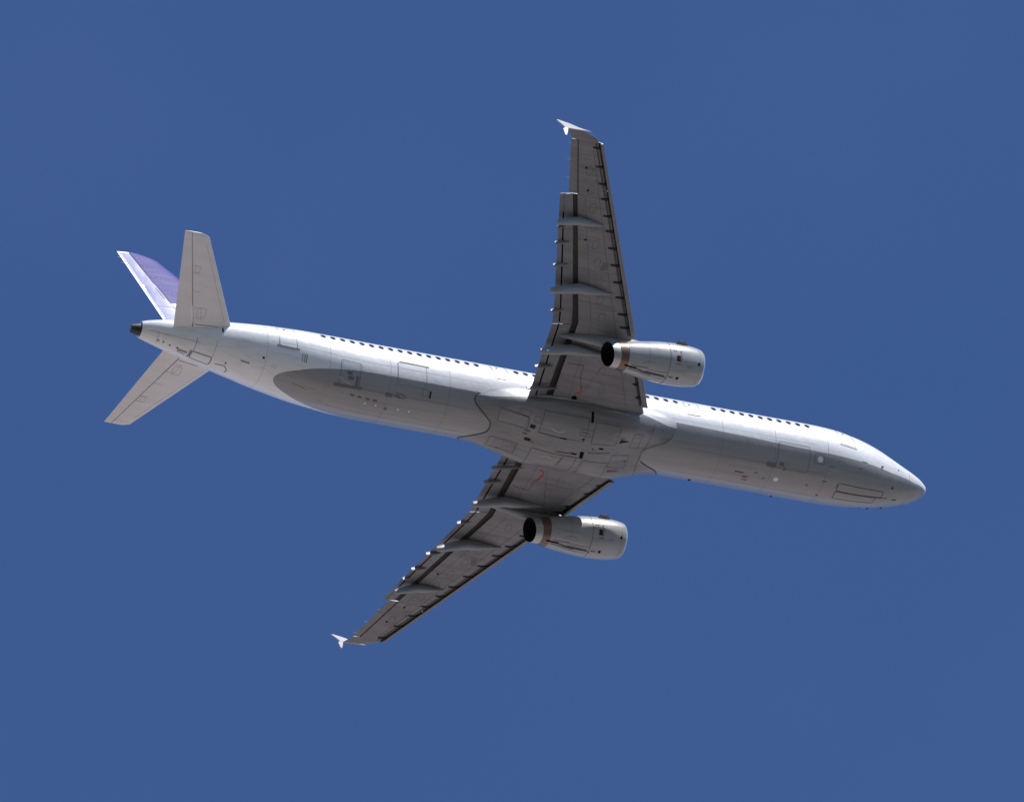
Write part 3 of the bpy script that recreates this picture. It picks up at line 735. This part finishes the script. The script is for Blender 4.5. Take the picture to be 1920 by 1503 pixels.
    for X1, y, zt, L in ((25.23, 11.55, -.10, .5), (25.1, 10.72, -.30, .9), (24.77, 9.49, -.50, .9), (24.04, 6.98, -.90, .85), (23.84, 3.8, -1.42, 1.1), (23.92, 2.61, -1.76, 1.9)):
        R = []; n = 10
        for i in range(n+1):
            s = i/n; X = lerp(X1-L, X1, s); p = max(.08, math.sin(math.pi*min(1, s*.72+.04))**.8)
            zc = lerp(z_w(y)-.08-(.06 if L > 1 else 0), zt, s**1.3); w, h = .12*p, .34*p
            R.append([(X, y+w/2*math.sin(2*math.pi*j/10), zc-.02-h/2*math.cos(2*math.pi*j/10)) for j in range(10)])
        vv, ff = loft(R); wobj('hinge_fairing', vv, ff, 'canoe', wing)
    # wingtip fence: swept plate above and below the tip
    upper = [(25.05, 1.035), (25.35, 1.065), (25.7, 1.15), (26.0, 1.27), (26.32, 1.39), (26.92, 1.54), (26.96, 1.49), (26.66, 1.12), (26.60, .97), (26.15, .98)]
    lower = [(26.40, .98), (26.60, .97), (26.71, .84), (26.69, .36), (26.61, .32), (26.50, .62)]
    def plate(pol, t):
        n = len(pol); V = []; mx = sum(p[0] for p in pol)/n; mz = sum(p[1] for p in pol)/n
        for dy, k2 in ((-t, .96), (0, 1.0), (t, .96)):
            for X, z in pol: V.append((lerp(mx, X, k2), 16.87+dy+(z-.98)*.06, lerp(mz, z, k2)))
        F = [tuple(range(n)), tuple(range(2*n, 3*n))]
        for b in (0, n):
            for i in range(n): F.append((b+i, b+(i+1) % n, b+n+(i+1) % n, b+n+i))
        return V, F
    (v1, f1), (v2, f2) = plate(upper, .03), plate(lower, .032)
    fmm = [0]*len(f1) + [1 if sg > 0 else 0]*len(f2)
    wobj('wingtip_fence', v1+v2, f1+[tuple(i+len(v1) for i in q) for q in f2], ['tip', 'wing'], wing, fmat=fmm, smooth=False)
    # static wicks on the tip's trailing edge
    for y in (14.2, 15.2, 16.1):
        X = x_te(y); z = z_w(y); V = [(X-.02, y-.012, z), (X-.02, y+.012, z), (X-.02, y, z+.02), (X+.22, y, z+.0)]
        wobj('static_wick', V, [(0,1,2), (0,1,3), (1,2,3), (2,0,3)], 'pale', wing, smooth=False)
    return wing

# ------------------------------------------------------------------ engines
NR = pchip([15.42, 15.47, 15.62, 15.95, 16.5, 17.1, 17.8, 18.6, 19.3, 19.95, 20.3, 20.64], [.87, .92, .98, 1.035, 1.085, 1.095, 1.055, .965, .86, .745, .685, .63])
def build_engine(side):
    sg = 1 if side == 'starboard' else -1
    zc = lambda X: -1.74-.36*(X-15.07)/5.5
    yc = lambda X: lerp(5.70, 5.78, (X-15)/5.5)
    # phi measured from straight down towards starboard of the aircraft (same on both engines)
    def nac(X, deg): a = rad(deg); r = NR(X); return (X, sg*yc(X)+r*math.sin(a), zc(X)-r*math.cos(a))
    def nout(p): return (0, p[1]-sg*yc(p[0]), p[2]-zc(p[0]))
    def ring(X, r, k=56):
        sh = .16*smooth((X-19.4)/1.2)               # scarfed nozzle: the exit plane leans down
        return [(X-sh*math.cos(2*math.pi*j/k), sg*yc(X)+r*math.sin(2*math.pi*j/k), zc(X)-r*math.cos(2*math.pi*j/k)) for j in range(k)]
    eng = bpy.data.objects.new('engine', None); COL.objects.link(eng); eng.parent = ROOT; eng.location = loc((18, sg*5.74, -1.9))
    eng['label'] = "starboard engine under the raised wing" if sg > 0 else "port engine under the lower wing"
    def eobj(name, v, f, m, **kw):
        o = obj(name, v, f, m, eng, **kw); o.matrix_parent_inverse = Matrix.Translation(-eng.location); return o
    k = 56
    xs = [15.52, 15.62, 15.75, 15.95, 16.2, 16.5, 16.8, 17.1, 17.4, 17.8, 18.2, 18.6, 19.0, 19.4, 19.72]
    inner = [(19.72, NR(19.72)-.03), (19.5, NR(19.5)-.06)]
    rings = [ring(X, NR(X)) for X in xs] + [ring(X, r) for X, r in inner]
    v, f = loft(rings, cap=False); eobj('fan_cowl', v, f, 'nacelle', angle=50)
    rings = [ring(15.52, NR(15.52)), ring(15.45, .90), ring(15.42, .87), ring(15.44, .84), ring(15.57, .80), ring(15.9, .79), ring(16.3, .79)]
    v, f = loft(rings, cap=False); f.append(tuple(range(len(v)-k, len(v))))
    eobj('intake_lip', v, f, ['lip', 'black'], fmat=[0]*(k*5)+[1]*(k+1), angle=50)
    rings = [ring(19.6, NR(19.6)-.05)] + [ring(X, NR(X)-.012) for X in (19.72, 19.85, 20.05, 20.21)]
    v, f = loft(rings, cap=False); eobj('nozzle_ring', v, f, 'titanium', angle=50)
    rings = [ring(20.21, NR(20.21)-.02), ring(20.3, NR(20.3)-.01), ring(20.45, NR(20.45)), ring(20.64, NR(20.64)), ring(20.64, NR(20.64)-.02), ring(20.4, .615), ring(19.9, .60)]
    v, f = loft(rings, cap=False); f.append(tuple(range(len(v)-k, len(v))))
    eobj('exhaust_nozzle', v, f, ['nozzle', 'black'], fmat=[0]*(k*3)+[1]*(k*3+1), angle=50)
    def nl(name, pts, w, m, **kw):
        vv, ff = ribbon(nac, nout, pts, w, **kw); return eobj(name, vv, ff, m)
    def npz(name, X0, X1, p0, p1, m, off=.008):
        vv, ff = grid_patch(nac, nout, [(X0, p0), (X1, p0), (X1, p1), (X0, p1)], off); return eobj(name, vv, ff, m)
    nl('cowl_seam', [(17.48, a) for a in range(-60, 150, 6)], .022, 'line')
    nl('cowl_seam', [(15.76, a) for a in range(-60, 150, 6)], .012, 'faint')
    nl('cowl_seam', [(18.62, a) for a in range(20, 130, 6)], .012, 'midgrey')
    nl('keel_gap', [(19.15, -1), (18.77, -6), (18.2, -7.5), (17.5, -8.5), (17.42, -12)], .05, 'line', widths=(.085, .05))
    npz('pressure_vent', 19.18, 19.85, -3, 3.5, 'black', .012)
    nl('drain_slot', [(18.7, -3.5), (17.6, -5.5)], .10, 'line', off=.009)
    nl('latch_beam', [(18.6, 6), (17.7, 7), (17.5, 9)], .022, 'line'); nl('latch_beam', [(18.9, -18), (17.6, -18)], .018, 'line')
    nl('access_outline', [(18.95, 22), (18.7, 31), (18.45, 32), (18.3, 26)], .018, 'midgrey')
    npz('cowl_vent', 16.93, 17.14, 44.5, 61, 'dark', .010)
    nl('warning_frame', [(16.88, 43), (16.86, 62), (16.95, 73)], .045, 'dullred')
    for X in (17.26, 17.14, 16.86): npz('stencil_mark', X, X+.06, 73, 75.5, 'dark')
    npz('stencil_mark', 15.78, 15.89, 41, 50, 'black'); npz('stencil_mark', 16.85, 17.15, 36, 38.5, 'midgrey')
    vv, ff = disc_patch(nac, nout, 16.4, 34, .13, 3.2, .014); eobj('inlet_vent', vv, ff, 'sill')
    vv, ff = disc_patch(nac, nout, 16.88, -4, .08, 4.6, .012); eobj('drain_port', vv, ff, 'black')
    npz('stencil_mark', 17.12, 17.38, -6, -3, 'line')
    nl('fluid_stain', [(19.5, 8), (18.6, 10)], .05, 'midgrey', off=.006); nl('fluid_stain', [(19.6, -9), (18.3, -12)], .07, 'midgrey', off=.006)
    # strake on the flank
    p, n = surf_pn(nac, 16.3, 112, nout)
    eobj('strake', *blade(p, n, (1, 0, 0), .72, .20, .05, .3), 'canoe')
    # pylon from cowl crown to the wing, with its tail fairing under the flap
    R = []
    for X, w, zt, zb in ((16.7, .06, -.80, -1.2), (17.2, .26, -.66, -1.2), (18.0, .40, -.50, -1.3), (18.9, .44, -.40, -1.35), (19.6, .44, -.45, -1.36), (20.3, .44, -.5, -1.28), (21.1, .42, -.5, -1.16), (21.9, .34, -.52, -1.04), (22.6, .2, -.62, -.94), (23.1, .04, -.78, -.86)):
        y = sg*lerp(5.72, 5.55, smooth((X-20)/3)); r = []
        for j in range(16):
            t = 2*math.pi*j/16; c, s = math.cos(t), math.sin(t)
            r.append((X, y+w/2*math.copysign(abs(s)**.6, s), (zt+zb)/2-(zt-zb)/2*math.copysign(abs(c)**.6, c)))
        R.append(r)
    v, f = loft(R); eobj('pylon', v, f, 'canoe', angle=45)

# ------------------------------------------------------------------ tail
def tailplane(side):
    sg = 1 if side == 'starboard' else -1
    def zt(y): return .60+.13*y
    def xl(y): return 39.33+.587*(y-1.18) if y < 5.95 else lerp(42.13, 42.62, ((y-5.95)/.28)**2.4)
    def xt(y): return 42.45+.2175*(y-.94)
    def xh(y): return 41.5+.341*(y-1.2)
    ysl = [.45, .8, 1.18, 2, 3, 4, 5, 5.75, 5.95, 6.05, 6.12, 6.18, 6.23]; K = 16
    def half(xa, xb, y, n, lo_s, hi_s, gap=0):
        c = xt(y)-xl(y); r = []
        ts = 1 if y < 6 else max(.3, 1-((y-6)/.24)**2*.7)
        for i in range(n+1):
            X = lerp(xb, xa, (1-math.cos(math.pi*i/n))/2); s = (X-xl(y))/c; r.append((X, sg*y, zt(y)+.045*c*shape(max(0, s))*ts))
        for i in range(1, n):
            X = lerp(xa, xb, (1-math.cos(math.pi*i/n))/2); s = (X-xl(y))/c; r.append((X, sg*y, zt(y)-.05*c*shape(max(0, s))*ts))
        X = xb; s = (X-xl(y))/c; r.append((X, sg*y, zt(y)-.05*c*shape(max(0, s))*ts))
        return r
    v, f = loft([half(xl(y), xh(y), y, K, 0, 1) for y in ysl])
    stab = obj('tailplane', v, f, 'tail', ROOT, angle=40)
    stab['label'] = "starboard tailplane standing in front of the fin" if sg > 0 else "port tailplane hanging below the tail cone"
    v, f = loft([half(xh(y)+.004, xt(y), y, 8, 0, 1) for y in [.8, 2, 3, 4, 5, 6.0, 6.1, 6.2, 6.23]])
    obj('elevator', v, f, 'tail', stab, angle=40)
    low = lambda X, y: (X, sg*y, zt(y)-.05*(xt(y)-xl(y))*shape((X-xl(y))/(xt(y)-xl(y)))); dn = lambda p: (0, 0, -1)
    def sl(name, pts, w, m, closed=False): return obj(name, *ribbon(low, dn, pts, w, .005, closed), m, stab)
    sl('hinge_gap', [(xh(1.05), 1.05), (xh(6.18), 6.18)], .03, 'sill')
    for y in (1.5, 2.1, 3.0, 4.0, 4.4): sl('hinge_cover', [(xh(y)-.45, y+.0), (xh(y), y)], .018, 'tailline')
    sl('hinge_cover', rrect(xh(4.2)-.40, xh(4.2)-.15, 4.05, 4.4, .04, .04), .016, 'tailline', True)
    sl('panel_gap', [(xh(1.45)-.45, 1.45), (xh(2.1)-.45, 2.1)], .016, 'tailline')
    sl('hinge_cover', rrect(xh(1.9)-.7, xh(1.9)-.25, 1.6, 2.15, .1, .1), .02, 'tailline', True)
    sl('panel_gap', [(39.9, 1.6), (42.2, 5.6)], .010, 'faint')
    sl('root_seam', [(39.45, 1.25), (40.5, 1.28), (41.4, 1.18)], .03, 'midgrey')

def build_fin():
    def xl(z): return 40.80-(6.37-z)*.80+max(0, 3.7-z)*.85 if z < 7.3 else lerp(41.544, 42.55, ((z-7.3)/.55)**2.0)
    def xt(z): return 42.41+(z-2.37)*.2765
    def xh(z): return 41.76+(z-3.85)*.3734
    K = 14
    def half(xa, xb, z, n):
        c = xt(z)-xl(z); r = []
        for i in range(n+1):
            X = lerp(xb, xa, (1-math.cos(math.pi*i/n))/2); r.append((X, .05*c*shape(max(0, (X-xl(z))/c)), z))
        for i in range(1, n+1):
            X = lerp(xa, xb, (1-math.cos(math.pi*i/n))/2); r.append((X, -.05*c*shape(max(0, (X-xl(z))/c)), z))
        return r
    zs = [1.4, 1.9, 2.4, 3, 3.62, 3.64, 4.5, 5.5, 6.5, 7.3, 7.5, 7.68, 7.80, 7.86]
    v, f = loft([half(xl(z), xh(z)-.012, z, K) for z in zs]); k = 2*K+1
    fm = []
    for i in range(len(zs)-1): fm += [1 if zs[i] < 3.63 else 0]*k
    fin = obj('fin', v, f, ['purple', 'lavender'], ROOT, fmat=fm+[1, 0], angle=40)
    v, f = loft([half(xh(z)+.012, xt(z), z, 8) for z in [1.5, 2, 2.6, 3.4, 4.4, 5.4, 6.4, 7.2, 7.6, 7.84]])
    rud = obj('rudder', v, f, 'lavender', fin, angle=40)
    side = lambda X, z: (X, .05*(xt(z)-xl(z))*shape((X-xl(z))/(xt(z)-xl(z))), z); rt = lambda p: (0, 1, 0)
    def sl(name, pts, w, m, par=fin, **kw): return obj(name, *ribbon(side, rt, pts, w, .006, **kw), m, par)
    sl('hinge_gap', [(xh(3.9), 3.9), (xh(5.3), 5.3)], .035, 'line'); sl('hinge_gap', [(xh(5.3)+.05, 5.3), (xh(7.8)+.02, 7.8)], .03, 'line')
    sl('hinge_gap', [(xh(4.1)+.14, 4.1), (xh(5.0)+.14, 5.0)], .03, 'line', rud)
    # painted-on sparkle: white strip and dots down the rudder's trailing edge; white tip
    sl('sparkle_strip', [(xt(2.2)-.05, 2.2), (xt(7.8)-.05, 7.8)], .07, 'white', rud)
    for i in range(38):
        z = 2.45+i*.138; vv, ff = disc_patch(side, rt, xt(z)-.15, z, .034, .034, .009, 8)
        obj('sparkle_dot', vv, ff, 'white', rud)
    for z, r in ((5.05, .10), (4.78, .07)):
        vv, ff = disc_patch(side, rt, xt(z)-.14, z, r, r, .012); obj('sparkle_spot', vv, ff, 'white', rud)
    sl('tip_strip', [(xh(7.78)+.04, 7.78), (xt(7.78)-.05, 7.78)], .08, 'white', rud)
    for i in range(14):
        z = 4.1+i*.255; vv, ff = disc_patch(side, rt, xh(z)-.18, z, .028, .045, .009, 8); obj('hinge_stud', vv, ff, 'stud', fin)
    for z in (4.5, 5.6, 6.4): sl('access_panel', rrect(xh(z)-.62, xh(z)-.36, z, z+.24, .06, .06), .022, 'stud', closed=True, step=.05)
    sl('base_strip', [(xl(3.66)+.6, 3.70), (xh(3.66), 3.70)], .09, 'white'); sl('panel_gap', [(xh(3.4)-1.4, 3.45), (xt(3.4)-.2, 3.45)], .02, 'faint')
    for z in (7.35, 6.9):
        V = [(xt(z), -.01, z), (xt(z), .01, z), (xt(z)-.02, 0, z+.03), (xt(z)+.22, 0, z+.02)]
        obj('static_wick', V, [(0,1,2), (0,1,3), (1,2,3), (2,0,3)], 'pale', rud, smooth=False)

for side in ('starboard', 'port'):
    build_wing(side); build_engine(side); tailplane(side)
build_fin()
